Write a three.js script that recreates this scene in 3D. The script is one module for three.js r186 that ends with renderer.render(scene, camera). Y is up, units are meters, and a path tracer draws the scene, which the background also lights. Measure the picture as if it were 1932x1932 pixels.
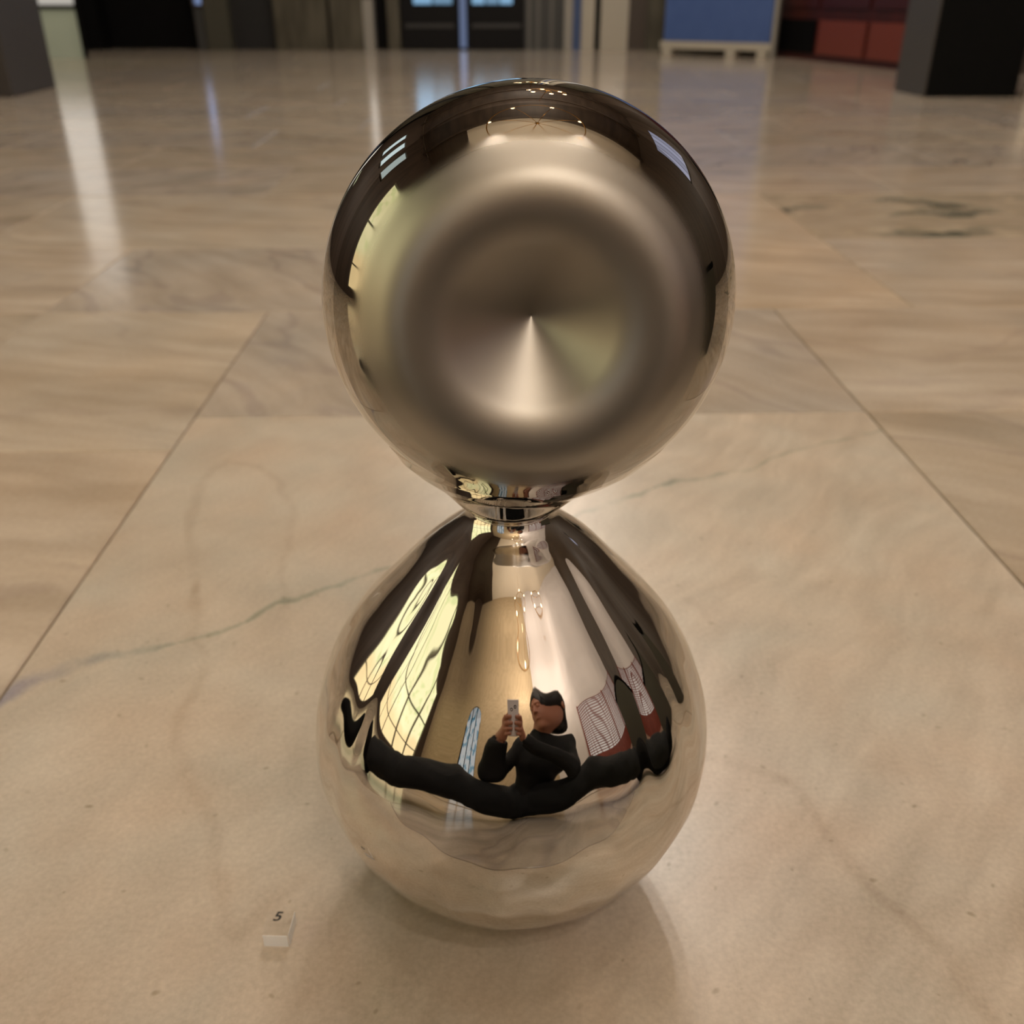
import * as THREE from 'three';
import { RoundedBoxGeometry } from 'three/addons/geometries/RoundedBoxGeometry.js';
import { mergeGeometries, mergeVertices } from 'three/addons/utils/BufferGeometryUtils.js';
import { ImprovedNoise } from 'three/addons/math/ImprovedNoise.js';
import { MarchingCubes } from 'three/addons/objects/MarchingCubes.js';
import { TextGeometry } from 'three/addons/geometries/TextGeometry.js';
import { FontLoader } from 'three/addons/loaders/FontLoader.js';
import { RectAreaLightUniformsLib } from 'three/addons/lights/RectAreaLightUniformsLib.js';

// ---------------------------------------------------------------- camera, exposure, lights
const scene = new THREE.Scene();
const PITCH = THREE.MathUtils.degToRad(28.7), CAM_H = 0.55;
const camera = new THREE.PerspectiveCamera(56.82, 1, 0.02, 60);
camera.position.set(0, CAM_H, 0);
camera.rotation.set(-PITCH, 0, 0);
camera.focus = 0.47;
camera.userData.fStop = 8.3;
camera.updateMatrixWorld();

const renderer = new THREE.WebGLRenderer({ antialias: true });
renderer.toneMapping = THREE.LinearToneMapping;
renderer.toneMappingExposure = 1.0;
renderer.shadowMap.enabled = true;
RectAreaLightUniformsLib.init();
scene.background = new THREE.Color(0x0a0c10);

const WARM = new THREE.Color(1.0, 0.905, 0.80);
const BULB = 3.85;              // candela of each bulb of the near chandelier
const FAR_BULB = 4.8;         // candela of the pendants over the hall ahead
const LEFT_WINDOW = 0.9;       // nits of the glazed wall on the left
const SEED = { v: 20240611 };
function rnd() { SEED.v = (SEED.v * 1664525 + 1013904223) % 4294967296; return SEED.v / 4294967296; }
const rr = (a, b) => a + (b - a) * rnd();

// ---------------------------------------------------------------- helpers
const used = {};
function numbered(n) { used[n] = (used[n] ?? -1) + 1; return used[n] ? n + '_' + String(used[n]).padStart(3, '0') : n; }
function shade(o) { o.traverse((c) => { if (c.isMesh) { c.castShadow = true; c.receiveShadow = true; } }); }
function thing(name, label, category, [x, y, z] = [0, 0, 0], turn = 0, group) {
  const o = new THREE.Group(); o.name = numbered(name); o.position.set(x, y, z); o.rotation.y = turn;
  o.userData = { label, category }; if (group) o.userData.group = group;
  scene.add(o); return o;
}
function structure(name, label) { const o = new THREE.Group(); o.name = name; o.userData = { kind: 'structure', label }; scene.add(o); return o; }
function part(name, geo, mat, parent, pos, label) {
  const m = new THREE.Mesh(geo, mat); m.name = name; m.castShadow = m.receiveShadow = true;
  if (pos) m.position.set(...pos);
  if (label) m.userData.label = label;
  parent.add(m); return m;
}
const box = (x0, x1, y0, y1, z0, z1) => { const g = new THREE.BoxGeometry(x1 - x0, y1 - y0, z1 - z0); g.translate((x0 + x1) / 2, (y0 + y1) / 2, (z0 + z1) / 2); return g; };
const rbox = (x0, x1, y0, y1, z0, z1, r = 0.006) => { const g = new RoundedBoxGeometry(x1 - x0, y1 - y0, z1 - z0, 2, r); g.translate((x0 + x1) / 2, (y0 + y1) / 2, (z0 + z1) / 2); return g; };
const std = (o) => new THREE.MeshStandardMaterial(o);
const noise = new ImprovedNoise();
function fbm(x, y, z, oct = 4) { let s = 0, a = 0.5; for (let i = 0; i < oct; i++) { s += a * noise.noise(x, y, z + i * 7.3); x *= 2.03; y *= 2.03; a *= 0.5; } return s; }
function texture(n, m, fn, srgb = true, repeat = false) {
  const d = new Uint8Array(n * m * 4);
  for (let j = 0; j < m; j++) for (let i = 0; i < n; i++) {
    const c = fn(i / n, j / m), k = (j * n + i) * 4;
    for (let q = 0; q < 3; q++) d[k + q] = Math.max(0, Math.min(255, c[q]));
    d[k + 3] = 255;
  }
  const t = new THREE.DataTexture(d, n, m, THREE.RGBAFormat);
  if (srgb) t.colorSpace = THREE.SRGBColorSpace;
  t.magFilter = THREE.LinearFilter; t.minFilter = THREE.LinearMipmapLinearFilter; t.generateMipmaps = true;
  t.wrapS = t.wrapT = repeat ? THREE.RepeatWrapping : THREE.ClampToEdgeWrapping;
  t.needsUpdate = true; return t;
}
const smooth = (a, b, x) => { const t = Math.max(0, Math.min(1, (x - a) / (b - a))); return t * t * (3 - 2 * t); };

// ---------------------------------------------------------------- marble
// The big slab under the sculpture: its own vein pattern, in metres on the slab (x to the right, z towards the viewer).
const GRID_TURN = 0.0216;
const SLAB = { x0: -0.442, x1: 0.561, z0: -1.306, z1: -0.2 };
// points of the grey-green vein that crosses the slab, [x, z]
const VEIN = [[-0.453, -0.664], [-0.430, -0.685], [-0.404, -0.706], [-0.365, -0.719], [-0.311, -0.753], [-0.302, -0.759], [-0.262, -0.785], [-0.235, -0.805], [-0.204, -0.817], [-0.164, -0.839], [-0.100, -0.876], [-0.032, -0.914], [0.042, -0.960], [0.107, -0.997], [0.151, -1.017], [0.197, -1.039], [0.245, -1.087], [0.288, -1.109], [0.336, -1.121], [0.397, -1.162], [0.452, -1.189], [0.500, -1.209], [0.555, -1.226]];
const RIBBON = [];      // the pale curved lines: [points, strength]
function lineDist(P, x, y) {
  let best = 1e9, at = 0;
  for (let i = 0; i + 1 < P.length; i++) {
    const [ax, ay] = P[i], bx = P[i + 1][0] - ax, by = P[i + 1][1] - ay;
    const t = Math.max(0, Math.min(1, ((x - ax) * bx + (y - ay) * by) / (bx * bx + by * by)));
    const d = Math.hypot(x - ax - bx * t, y - ay - by * t);
    if (d < best) { best = d; at = i + t; }
  }
  return [best, at];
}
RIBBON.push([[[-0.325, -0.834], [-0.340, -0.876], [-0.361, -0.969], [-0.374, -1.063], [-0.371, -1.131], [-0.351, -1.161], [-0.316, -1.130], [-0.284, -1.076], [-0.254, -1.005], [-0.234, -0.942], [-0.220, -0.879], [-0.215, -0.832], [-0.217, -0.803]], 9]);
RIBBON.push([[[-0.326, -0.844], [-0.312, -0.755], [-0.286, -0.725], [-0.270, -0.664], [-0.261, -0.609], [-0.246, -0.560], [-0.234, -0.516], [-0.221, -0.486], [-0.204, -0.454], [-0.192, -0.432], [-0.183, -0.420], [-0.169, -0.434], [-0.155, -0.453]], 8]);
RIBBON.push([[[0.224, -0.560], [0.233, -0.539], [0.242, -0.514], [0.254, -0.476], [0.265, -0.444], [0.279, -0.414], [0.289, -0.394], [0.294, -0.368], [0.300, -0.350]], 10]);
RIBBON.push([[[0.178, -0.584], [0.199, -0.571], [0.223, -0.556]], 9]);
RIBBON.push([[[0.198, -0.813], [0.218, -0.789], [0.231, -0.761]], 6]);
const SPECKS = []; for (let i = 0; i < 260; i++) SPECKS.push([rr(SLAB.x0, SLAB.x1), rr(-0.95, SLAB.z1), rr(0.0007, 0.0026), rr(6, 34), rr(0, 3.1)]);
const BINS = {}; SPECKS.forEach((s) => { for (let a = -1; a <= 1; a++) for (let b = -1; b <= 1; b++) (BINS[[Math.floor(s[0] / 0.01) + a, Math.floor(s[1] / 0.01) + b]] ??= []).push(s); });
const mainMarble = texture(1800, 1984, (u, v) => {
  const x = SLAB.x0 + u * (SLAB.x1 - SLAB.x0), z = SLAB.z1 + v * (SLAB.z0 - SLAB.z1);
  const wx = x + 0.05 * fbm(x * 5, z * 5, 1), wz = z + 0.05 * fbm(x * 5, z * 5, 4);
  const cloud = fbm(wx * 6, wz * 6, 0, 4), cloud2 = fbm(wx * 15, wz * 15, 9, 3);
  const a = 0.62, s = Math.sin(a), c = Math.cos(a), p = wx * c + wz * s, q = -wx * s + wz * c;
  const streak = fbm(p * 42, q * 9, 3, 3) * smooth(-0.25, 0.25, x) + 0.4 * fbm(p * 110, q * 24, 5, 2);
  let L = cloud * 15 + cloud2 * 13 + streak * 20 + fbm(x * 260, z * 260, 2, 2) * 18 + fbm(x * 620, z * 620, 8, 1) * 10;
  const hue = fbm(wx * 9, wz * 9, 21, 3);
  let R = 188 + L + hue * 7, G = 174 + L - hue * 2, B = 156 + L - hue * 7;
  let [d, at] = lineDist(VEIN, wx, wz);
  const wide = smooth(4.5, 0.5, at), rag = fbm(x * 34, z * 34, 12, 3);
  const w = 0.0035 + 0.010 * wide + 0.006 * rag;
  const vein = (1 - smooth(w * 0.15, w * 1.5, d + 0.003 * fbm(x * 120, z * 120, 6, 2))) * Math.max(0.12, Math.min(1, 0.55 + 1.5 * fbm(x * 19, z * 19, 31, 3) + 0.4 * wide));
  R -= vein * (42 - 2 * wide); G -= vein * (30 + 3 * wide); B -= vein * (30 - 18 * wide);
  for (const [P, k] of RIBBON) {
    const b = lineDist(P, wx, wz)[0], t = (1 - smooth(0.001, 0.009, b)) * k * 1.5 * (0.65 + fbm(x * 20, z * 20, 17, 2));
    R -= t * 0.9; G -= t; B -= t * 1.05;
  }
  for (const [sx, sz, sr, k, an] of BINS[[Math.floor(x / 0.01), Math.floor(z / 0.01)]] ?? []) {
    const ex = (x - sx) * Math.cos(an) + (z - sz) * Math.sin(an), ez = (z - sz) * Math.cos(an) - (x - sx) * Math.sin(an);
    const t = 1 - smooth(sr * 0.3, sr, Math.hypot(ex, ez * 0.6)); R -= t * k; G -= t * k; B -= t * k * 1.1;
  }
  return [R, G, B];
});
function marbleVariant(seed, base, k, turn) {
  return texture(900, 900, (u, v) => {
    const x = u * 1.3, z = v * 1.3, c = Math.cos(turn), s = Math.sin(turn);
    const wx = x + 0.07 * fbm(x * 3, z * 3, seed), wz = z + 0.07 * fbm(x * 3, z * 3, seed + 5);
    const p = wx * c + wz * s, q = -wx * s + wz * c;
    const streak = fbm(p * 3.2, q * 22, seed + 1, 4), band = fbm(p * 1.1, q * 6, seed + 2, 3), cl = fbm(wx * 5, wz * 5, seed + 3, 4);
    const vein = 1 - smooth(0, 0.045, Math.abs(fbm(p * 1.4, q * 3.4, seed + 11, 4)));
    const L = streak * 22 + band * 22 + cl * 20 - vein * k * 0.6 + fbm(x * 150, z * 150, seed, 2) * 10, hue = fbm(wx * 4, wz * 4, seed + 30, 3);
    return [base[0] - 8 + L + hue * 7, base[1] - 7 + L, base[2] - 6 + L - hue * 7 + vein * k * 0.15];
  });
}
const veined = texture(900, 900, (u, v) => {
  const x = u * 1.3, z = v * 1.3, wx = x + 0.1 * fbm(x * 3, z * 3, 301), wz = z + 0.1 * fbm(x * 3, z * 3, 305);
  const n = fbm(wx * 3.2, wz * 5.5, 310, 4), patch = smooth(0.04, 0.26, n) * (0.6 + 0.6 * fbm(wx * 14, wz * 14, 315, 3) + 0.3), rim = 1 - smooth(0, 0.05, Math.abs(n - 0.02)), L = fbm(x * 8, z * 14, 320, 4) * 26;
  return [176 + L - 66 * patch + 10 * rim, 160 + L - 54 * patch + 9 * rim, 138 + L - 46 * patch + 6 * rim];
});
const MARBLES = [marbleVariant(40, [192, 175, 155], 12, 0.12), marbleVariant(61, [186, 170, 150], 18, -0.5), marbleVariant(83, [194, 178, 158], 10, 0.35), marbleVariant(97, [184, 170, 154], 22, 0.9), veined, marbleVariant(120, [200, 180, 156], 6, 0.3)];
const marbleMat = (map, rough = 0.27) => new THREE.MeshPhysicalMaterial({ map, roughness: rough, ior: 1.52, color: 0xffffff });
const mainMat = marbleMat(mainMarble, 0.3), slabMats = MARBLES.map((m) => marbleMat(m, 0.14));

// ---------------------------------------------------------------- floor
const floor = structure('floor', 'pale beige marble slab floor of the hall');
floor.rotation.y = GRID_TURN;
const mortar = std({ color: 0x6b5c49, roughness: 0.9 });
part('mortar_bed', box(-8, 9, -0.22, -0.0035, -14, 6.5), mortar, floor);
function slabGeometry(w, d, flipU, flipV, whole) {
  const c = 0.0016, t = 0.02, P = [], N = [], UV = [], hw = w / 2, hd = d / 2;
  const uv = (x, z) => { let u = whole ? (x + hw) / w : (x + hw) / 1.3 + 0.02, v = whole ? (hd - z) / d : (z + hd) / 1.3 + 0.02; if (flipU) u = 1 - u; if (flipV) v = 1 - v; return [u, v]; };
  const quad = (a, b, e, f) => {
    const n = new THREE.Vector3().subVectors(new THREE.Vector3(...b), new THREE.Vector3(...a)).cross(new THREE.Vector3().subVectors(new THREE.Vector3(...e), new THREE.Vector3(...a))).normalize();
    for (const p of [a, b, e, a, e, f]) { P.push(...p); N.push(n.x, n.y, n.z); UV.push(...uv(p[0], p[2])); }
  };
  const ring = (h, i) => [[-hw + i, h, hd - i], [hw - i, h, hd - i], [hw - i, h, -hd + i], [-hw + i, h, -hd + i]];
  const top = ring(0, c), mid = ring(-c, 0), low = ring(-t, 0);
  quad(...top);
  for (let i = 0; i < 4; i++) { const j = (i + 1) % 4; quad(mid[i], mid[j], top[j], top[i]); quad(low[i], low[j], mid[j], mid[i]); }
  const g = new THREE.BufferGeometry();
  g.setAttribute('position', new THREE.Float32BufferAttribute(P, 3)); g.setAttribute('normal', new THREE.Float32BufferAttribute(N, 3)); g.setAttribute('uv', new THREE.Float32BufferAttribute(UV, 2));
  return g;
}
const GAP = 0.0022;
let slabCount = 0; const farSlabs = [[], [], [], [], [], []];
function slab(x0, x1, z0, z1, k, tilt = 0) {
  const main = k === 'main', w = x1 - x0 - GAP, d = z1 - z0 - GAP, cx = (x0 + x1) / 2, cz = (z0 + z1) / 2;
  const g = slabGeometry(w, d, !main && rnd() < 0.5, !main && rnd() < 0.5, main);
  const near = cz > -7.5 && cz < 1.5 && Math.abs(cx) < 4;
  if (!near) { g.translate(cx, 0, cz); farSlabs[k].push(g); return; }
  const m = part(numbered('marble_slab'), g, main ? mainMat : slabMats[k], floor, [cx, tilt, cz]);
  if (main) m.userData.label = 'large pale slab with a grey-green vein under the sculpture';
  slabCount++;
}
const pick = () => Math.floor(rnd() * 4);
slab(SLAB.x0, SLAB.x1, SLAB.z0, SLAB.z1, 'main');
// left of the big slab, between the two seams that run away from the viewer
const SB = -0.882, SC = 0.845;
slab(SB - 0.62, SLAB.x0, -1.19, -0.54, 0); slab(SB, SLAB.x0, -1.839, -1.19, 2); slab(SB - 0.62, SLAB.x0, -0.54, 0.2, 1);
slab(SB - 1.0, SB, -1.839, -1.19, 1); slab(SB - 1.0, SB, -2.372, -1.839, 0); slab(SB - 1.62, SB - 0.62, -1.19, -0.2, 2);
slab(SB, -0.155, -2.372, -1.839, 3); slab(SB - 0.4, -0.155, -3.06, -2.372, 2); slab(SB - 1.4, SB - 0.4, -3.06, -2.372, 1);
// behind it
slab(SLAB.x0, 0.561, -1.839, SLAB.z0, 3); slab(0.561, 1.62, -1.839, SLAB.z0, 0); slab(1.62, 2.6, -1.839, -1.0, 1);
slab(-0.155, SC, -3.06, -1.839, 5); slab(SC, 1.85, -2.45, -1.839, 0); slab(SC, 1.85, -3.06, -2.45, 4); slab(1.85, 2.85, -3.06, -1.839, 4);
// right of it and in front of it
slab(0.561, 1.62, SLAB.z0, -0.62, 1); slab(0.561, 1.62, -0.62, 0.2, 0); slab(1.62, 2.6, -1.0, 0.2, 3);
slab(-0.442, 0.561, -0.2, 0.6, 3);
for (let x = -8; x < 8.5; x += 1.003) for (let z = 6; z > -13.6; z -= 0.5333) {   // the rest in rows, clear of the slabs laid above
  const row = Math.round((6 - z) / 0.5333), off = (row * 0.37) % 1.003;
  const x0 = x + off, x1 = x0 + 1.003, z0 = z - 0.5333, z1 = z;
  const bands = (z1 > -3.06 && z0 < 0.6);
  if (bands) continue;
  if (z0 > 5.6) continue;
  slab(x0, x1, z0, z1, pick());
}
// fill of the middle band to the sides
for (const [xa, xb] of [[-8, SB - 1.62], [2.85, 8.5]]) for (let z = 0.6; z > -3.0; z -= 0.61) for (let x = xa; x < xb - 0.3; x += 1.0) slab(x, Math.min(x + 1.0, xb), z - 0.61, z, pick());
slab(SB - 1.62, SB - 1.0, -2.4, -1.19, 0); slab(SB - 1.62, SB - 1.4, -3.06, -2.4, 0); slab(SB - 1.62, SB - 0.62, -0.2, 0.6, 1); slab(SB - 0.62, SLAB.x0, 0.2, 0.6, 0);
slab(0.561, 1.62, 0.2, 0.6, 2); slab(1.62, 2.85, 0.2, 0.6, 1); slab(2.6, 2.85, -1.839, 0.2, 2); slab(SB - 1.4, SB - 1.0, -2.4, -2.372, 1);
farSlabs.forEach((gs, k) => { if (gs.length) { const m = part('far_paving', mergeGeometries(gs), slabMats[k], floor); m.userData.kind = 'stuff'; } });

// ---------------------------------------------------------------- room shell
const H = 7;
const plaster = std({ map: texture(512, 512, (u, v) => { const n = fbm(u * 8, v * 8, 50, 5) * 22; return [168 + n, 148 + n, 118 + n]; }, true, true), roughness: 0.85 });
const whitePlaster = std({ map: texture(512, 512, (u, v) => { const n = fbm(u * 9, v * 9, 70, 5) * 14; return [196 + n, 188 + n, 186 + n]; }, true, true), roughness: 0.8 });
const oliveStone = std({ map: texture(512, 512, (u, v) => { const n = fbm(u * 6, v * 14, 90, 5) * 40; return [66 + n, 60 + n, 45 + n]; }, true, true), roughness: 0.6 });
const darkWood = std({ map: texture(512, 512, (u, v) => { const n = fbm(u * 40, v * 3, 110, 4) * 26; return [58 + n, 46 + n * 0.9, 36 + n * 0.8]; }, true, true), roughness: 0.5 });
const redWood = std({ map: texture(512, 512, (u, v) => { const n = fbm(u * 40, v * 3, 130, 4) * 30; return [112 + n, 50 + n * 0.7, 36 + n * 0.6]; }, true, true), roughness: 0.4 });
const blackPaint = new THREE.MeshPhysicalMaterial({ specularIntensity: 0.35, map: texture(256, 256, (u, v) => { const n = fbm(u * 30, v * 30, 150, 3) * 8; return [17 + n, 15 + n, 15 + n]; }, true, true), roughness: 0.7 });
const nearBlack = new THREE.MeshPhysicalMaterial({ color: 0x040303, roughness: 0.7, specularIntensity: 0.25 });
const brass = std({ color: 0xb88a4a, metalness: 1, roughness: 0.28 });

function wallGeo(x0, z0, x1, z1, y0, y1, t = 0.2) {   // a wall from one floor point to the next; its thickness lies on the left of that direction
  const L = Math.hypot(x1 - x0, z1 - z0), g = new THREE.BoxGeometry(L, y1 - y0, t);
  g.translate(L / 2, (y0 + y1) / 2, -t / 2); g.rotateY(-Math.atan2(z1 - z0, x1 - x0)); g.translate(x0, 0, z0); return g;
}
// far wall: bays of stone, wood and shadow at z = -11.65
const ZF = -11.65;
const wallFar = structure('wall_far', 'far wall of stone bays with glazed doors');
const bay = (x0, x1, y0, y1, front, m, name = 'wall_bay') => part(name, box(x0, x1, y0, y1, ZF - 0.3, ZF + front), m, wallFar);
const greyStone = std({ color: 0x8a857c, roughness: 0.6 }), paleStone = std({ color: 0xa59d8e, roughness: 0.6 });
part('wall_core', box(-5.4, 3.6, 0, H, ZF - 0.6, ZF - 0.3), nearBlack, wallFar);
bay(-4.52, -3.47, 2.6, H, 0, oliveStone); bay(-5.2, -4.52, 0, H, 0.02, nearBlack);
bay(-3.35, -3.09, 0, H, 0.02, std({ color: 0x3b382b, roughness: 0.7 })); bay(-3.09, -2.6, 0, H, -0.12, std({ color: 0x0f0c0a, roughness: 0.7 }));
bay(-2.6, -2.02, 0, H, 0.0, oliveStone); bay(-1.98, -1.62, 0, H, 0.03, oliveStone); bay(-3.47, -3.35, 0, 0.42, -0.02, std({ color: 0x33322f, roughness: 0.7 })); bay(-3.47, -3.35, 1.0, H, -0.02, darkWood);
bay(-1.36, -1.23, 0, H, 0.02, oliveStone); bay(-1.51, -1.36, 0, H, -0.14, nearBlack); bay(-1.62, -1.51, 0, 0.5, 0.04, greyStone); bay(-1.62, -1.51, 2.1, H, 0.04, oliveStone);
bay(-1.23, 0.57, 2.6, H, 0, oliveStone); bay(0.57, 0.66, 0, H, 0.02, greyStone); bay(0.66, 0.76, 0, H, -0.05, std({ color: 0x32466e, roughness: 0.5 })); bay(0.76, 0.9, 0, H, 0.03, paleStone);
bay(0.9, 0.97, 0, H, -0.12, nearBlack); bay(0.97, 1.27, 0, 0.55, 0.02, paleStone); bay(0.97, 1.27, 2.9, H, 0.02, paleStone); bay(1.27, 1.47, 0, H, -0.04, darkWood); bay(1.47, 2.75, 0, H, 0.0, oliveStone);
bay(2.75, 3.6, 0, H, -0.1, darkWood);

// lit windows and the doors of the far wall
function litPane(name, x0, x1, y0, y1, z, color, nits, parent, light = 0.5) {
  const m = part(name, box(x0, x1, y0, y1, z - 0.01, z), std({ color: 0x222222, roughness: 0.3, emissive: color, emissiveIntensity: nits * (1 - light) }), parent);
  const l = new THREE.RectAreaLight(color, nits * light, x1 - x0, y1 - y0);
  l.position.set((x0 + x1) / 2, (y0 + y1) / 2, z + 0.015); l.rotation.y = Math.PI; scene.add(l); l.name = 'window_light';
  return m;
}
function farWindow(name, label, x0, x1, y0, y1, color, nits) {
  const w = structure(name, label), f = 0.018;
  litPane('window_pane', x0 + f, x1 - f, y0 + f, y1 - f, ZF - 0.06, color, nits, w);
  part('window_frame', mergeGeometries([box(x0, x0 + f, y0, y1, ZF - 0.1, ZF + 0.01), box(x1 - f, x1, y0, y1, ZF - 0.1, ZF + 0.01), box(x0 + f, x1 - f, y0, y0 + f, ZF - 0.1, ZF + 0.01), box(x0 + f, x1 - f, y1 - f, y1, ZF - 0.1, ZF + 0.01)]), darkWood, w);
  return w;
}
const DAY = new THREE.Color(0.34, 0.66, 1.0), WHITE = new THREE.Color(1, 0.93, 0.84), COOL = new THREE.Color(0.4, 0.56, 1.0);
farWindow('window_2', 'narrow blue lit window slot in the far wall', -3.47, -3.35, 0.43, 1.0, COOL, 0.8);
farWindow('window_3', 'narrow white lit window left of the doors', -1.62, -1.51, 0.5, 2.1, WHITE, 1.0);
farWindow('window_4', 'pale lit window right of the doors', 0.97, 1.27, 0.55, 2.9, WHITE, 0.45);

const doors = structure('door_1', 'dark double doors with lit blue windows');
for (const [x0, x1, p0, p1, n] of [[-1.22, -0.6, -1.09, -0.65, 2], [-0.48, 0.14, -0.446, 0.012, 3]]) {
  const leaf = part('door_leaf', mergeGeometries([box(x0, p0, 0.01, 2.55, ZF - 0.16, ZF - 0.1), box(p1, x1, 0.01, 2.55, ZF - 0.16, ZF - 0.1), box(p0, p1, 0.01, 0.44, ZF - 0.16, ZF - 0.1), box(p0, p1, 2.1, 2.55, ZF - 0.16, ZF - 0.1)]), blackPaint, doors);
  for (let i = 0; i < n; i++) {
    const a = p0 + (p1 - p0) * i / n, b = p0 + (p1 - p0) * (i + 1) / n;
    litPane('window_pane', a + 0.008, b - 0.008, 0.45, 2.09, ZF - 0.13, DAY, i === 1 ? 0.75 : 1.15, doors);
    if (i) part('glazing_bar', box(a - 0.008, a + 0.008, 0.44, 2.1, ZF - 0.15, ZF - 0.1), blackPaint, doors);
  }
  part('door_rail', box(x0 + 0.04, x1 - 0.04, 0.22, 0.26, ZF - 0.1, ZF - 0.09), std({ color: 0x242322, roughness: 0.4 }), doors);
}
part('door_post', box(-0.6, -0.58, 0, 2.6, ZF - 0.16, ZF - 0.06), blackPaint, doors); part('door_post', box(-0.5, -0.48, 0, 2.6, ZF - 0.16, ZF - 0.06), blackPaint, doors);
litPane('window_slot', -0.577, -0.503, 0.02, 2.58, ZF - 0.1, COOL, 0.42, doors);
part('door_side_panel', box(0.14, 0.57, 0, 2.6, ZF - 0.2, ZF - 0.12), std({ color: 0x2c2b28, roughness: 0.5 }), doors);
for (const x of [0.17, 0.27, 0.42]) part('door_side_strip', box(x, x + 0.035, 0, 2.6, ZF - 0.12, ZF - 0.1), std({ color: 0x55524c, roughness: 0.5 }), doors);

// side walls
const wallLeft = structure('wall_left', 'left wall of dark wood round a wide glazed opening');
const XL = -5, WZ0 = -1.5, WZ1 = 3.5, WY0 = 0.24, WY1 = 4.3;
part('wall_panel', mergeGeometries([box(XL - 0.25, XL - 0.1, 0, H, -12, WZ0), box(XL - 0.25, XL, 0, H, WZ1, 4.45), box(XL - 0.25, XL, WY1, H, WZ0, WZ1), box(XL - 0.25, XL, 0, WY0, WZ0, WZ1)]), darkWood, wallLeft);
const win = structure('window_1', 'wide glazed wall glowing pale yellow green');
const garden = texture(512, 256, (u, v) => {
  const n = fbm(u * 5, v * 4, 200, 4), g = fbm(u * 12, v * 9, 220, 4), low = smooth(0.32, 0.2, v + n * 0.1);
  const leaf = smooth(0.05, 0.3, g + 0.15 * (v - 0.4)) * (1 - low);
  return [238 - 70 * leaf + 6 * low, 232 - 34 * leaf - 42 * low, 178 - 72 * leaf - 60 * low].map((c) => c + n * 40);
});
const NP = 5, pw = (WZ1 - WZ0) / NP;
for (let i = 0; i < NP; i++) {
  const z0 = WZ0 + i * pw + 0.03, z1 = z0 + pw - 0.06;
  const g = new THREE.BoxGeometry(z1 - z0, WY1 - WY0 - 0.08, 0.01); const uv = g.attributes.uv; for (let q = 0; q < uv.count; q++) uv.setX(q, (i + uv.getX(q)) / NP);
  g.rotateY(Math.PI / 2); g.translate(XL - 0.12, (WY0 + WY1) / 2, (z0 + z1) / 2);
  part('window_pane', g, std({ color: 0x20201c, roughness: 0.25, emissive: 0xffffff, emissiveMap: garden, emissiveIntensity: 0.75 }), win);
  const l = new THREE.RectAreaLight(new THREE.Color(1, 0.95, 0.6), LEFT_WINDOW, z1 - z0, WY1 - WY0 - 0.08);
  l.name = 'window_light'; l.position.set(XL - 0.1, (WY0 + WY1) / 2, (z0 + z1) / 2); l.rotation.y = -Math.PI / 2; scene.add(l);
}
for (let i = 0; i <= NP; i++) part('window_mullion', box(XL - 0.16, XL + 0.02, WY0, WY1, WZ0 + i * pw - 0.03, WZ0 + i * pw + 0.03), std({ color: 0x6a6554, roughness: 0.5 }), win);
for (const y of [WY0 + 0.02, 0.95, 2.4, WY1 - 0.02]) part('window_rail', box(XL - 0.15, XL, y - 0.02, y + 0.02, WZ0, WZ1), std({ color: 0x5b5748, roughness: 0.5 }), win);

function sideWindow(name, label, z0, z1, y0, y1, color, nits) {
  const w = structure(name, label);
  part('window_pane', box(XL - 0.09, XL - 0.08, y0, y1, z0, z1), std({ color: 0x222222, roughness: 0.3, emissive: color, emissiveIntensity: nits * 0.5 }), w);
  part('window_frame', mergeGeometries([box(XL - 0.1, XL, y0 - 0.05, y0, z0 - 0.05, z1 + 0.05), box(XL - 0.1, XL, y1, y1 + 0.05, z0 - 0.05, z1 + 0.05), box(XL - 0.1, XL, y0, y1, z0 - 0.05, z0), box(XL - 0.1, XL, y0, y1, z1, z1 + 0.05)]), std({ color: 0x4a463c, roughness: 0.5 }), w);
  const n = Math.max(1, Math.round((z1 - z0) / 0.6)); for (let i = 1; i < n; i++) part('window_mullion', box(XL - 0.08, XL - 0.02, y0, y1, z0 + (z1 - z0) * i / n - 0.02, z0 + (z1 - z0) * i / n + 0.02), std({ color: 0x4a463c, roughness: 0.5 }), w);
  const l = new THREE.RectAreaLight(color, nits * 0.5, z1 - z0, y1 - y0); l.name = 'window_light'; l.position.set(XL - 0.07, (y0 + y1) / 2, (z0 + z1) / 2); l.rotation.y = -Math.PI / 2; scene.add(l);
}
const GREEN = new THREE.Color(0.92, 1, 0.62), CYAN = new THREE.Color(0.75, 0.93, 1);
sideWindow('window_6', 'yellow green window low in the left wall near the far end', -10.0, -8.3, 0.4, 1.75, GREEN, 0.8);
sideWindow('window_7', 'high pale blue window in the left wall, nearest of three', -3.7, -2.9, 3.7, 5.4, CYAN, 1.0);
sideWindow('window_8', 'high pale blue window in the left wall, middle of three', -5.4, -4.6, 3.7, 5.4, CYAN, 1.0);
sideWindow('window_9', 'high pale blue window in the left wall, farthest of three', -7.1, -6.3, 3.7, 5.4, CYAN, 1.0);
const wallRight = structure('wall_right', 'right wall, red wood in the distance and white plaster nearer');
part('red_wall', wallGeo(2.62, -10.5, 3.25, -8.2, 0, 2.3), std({ map: redWood.map, color: 0x8a5a50, roughness: 0.5 }), wallRight); part('upper_wall', wallGeo(2.62, -10.5, 3.25, -8.2, 2.3, H), darkWood, wallRight);
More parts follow.
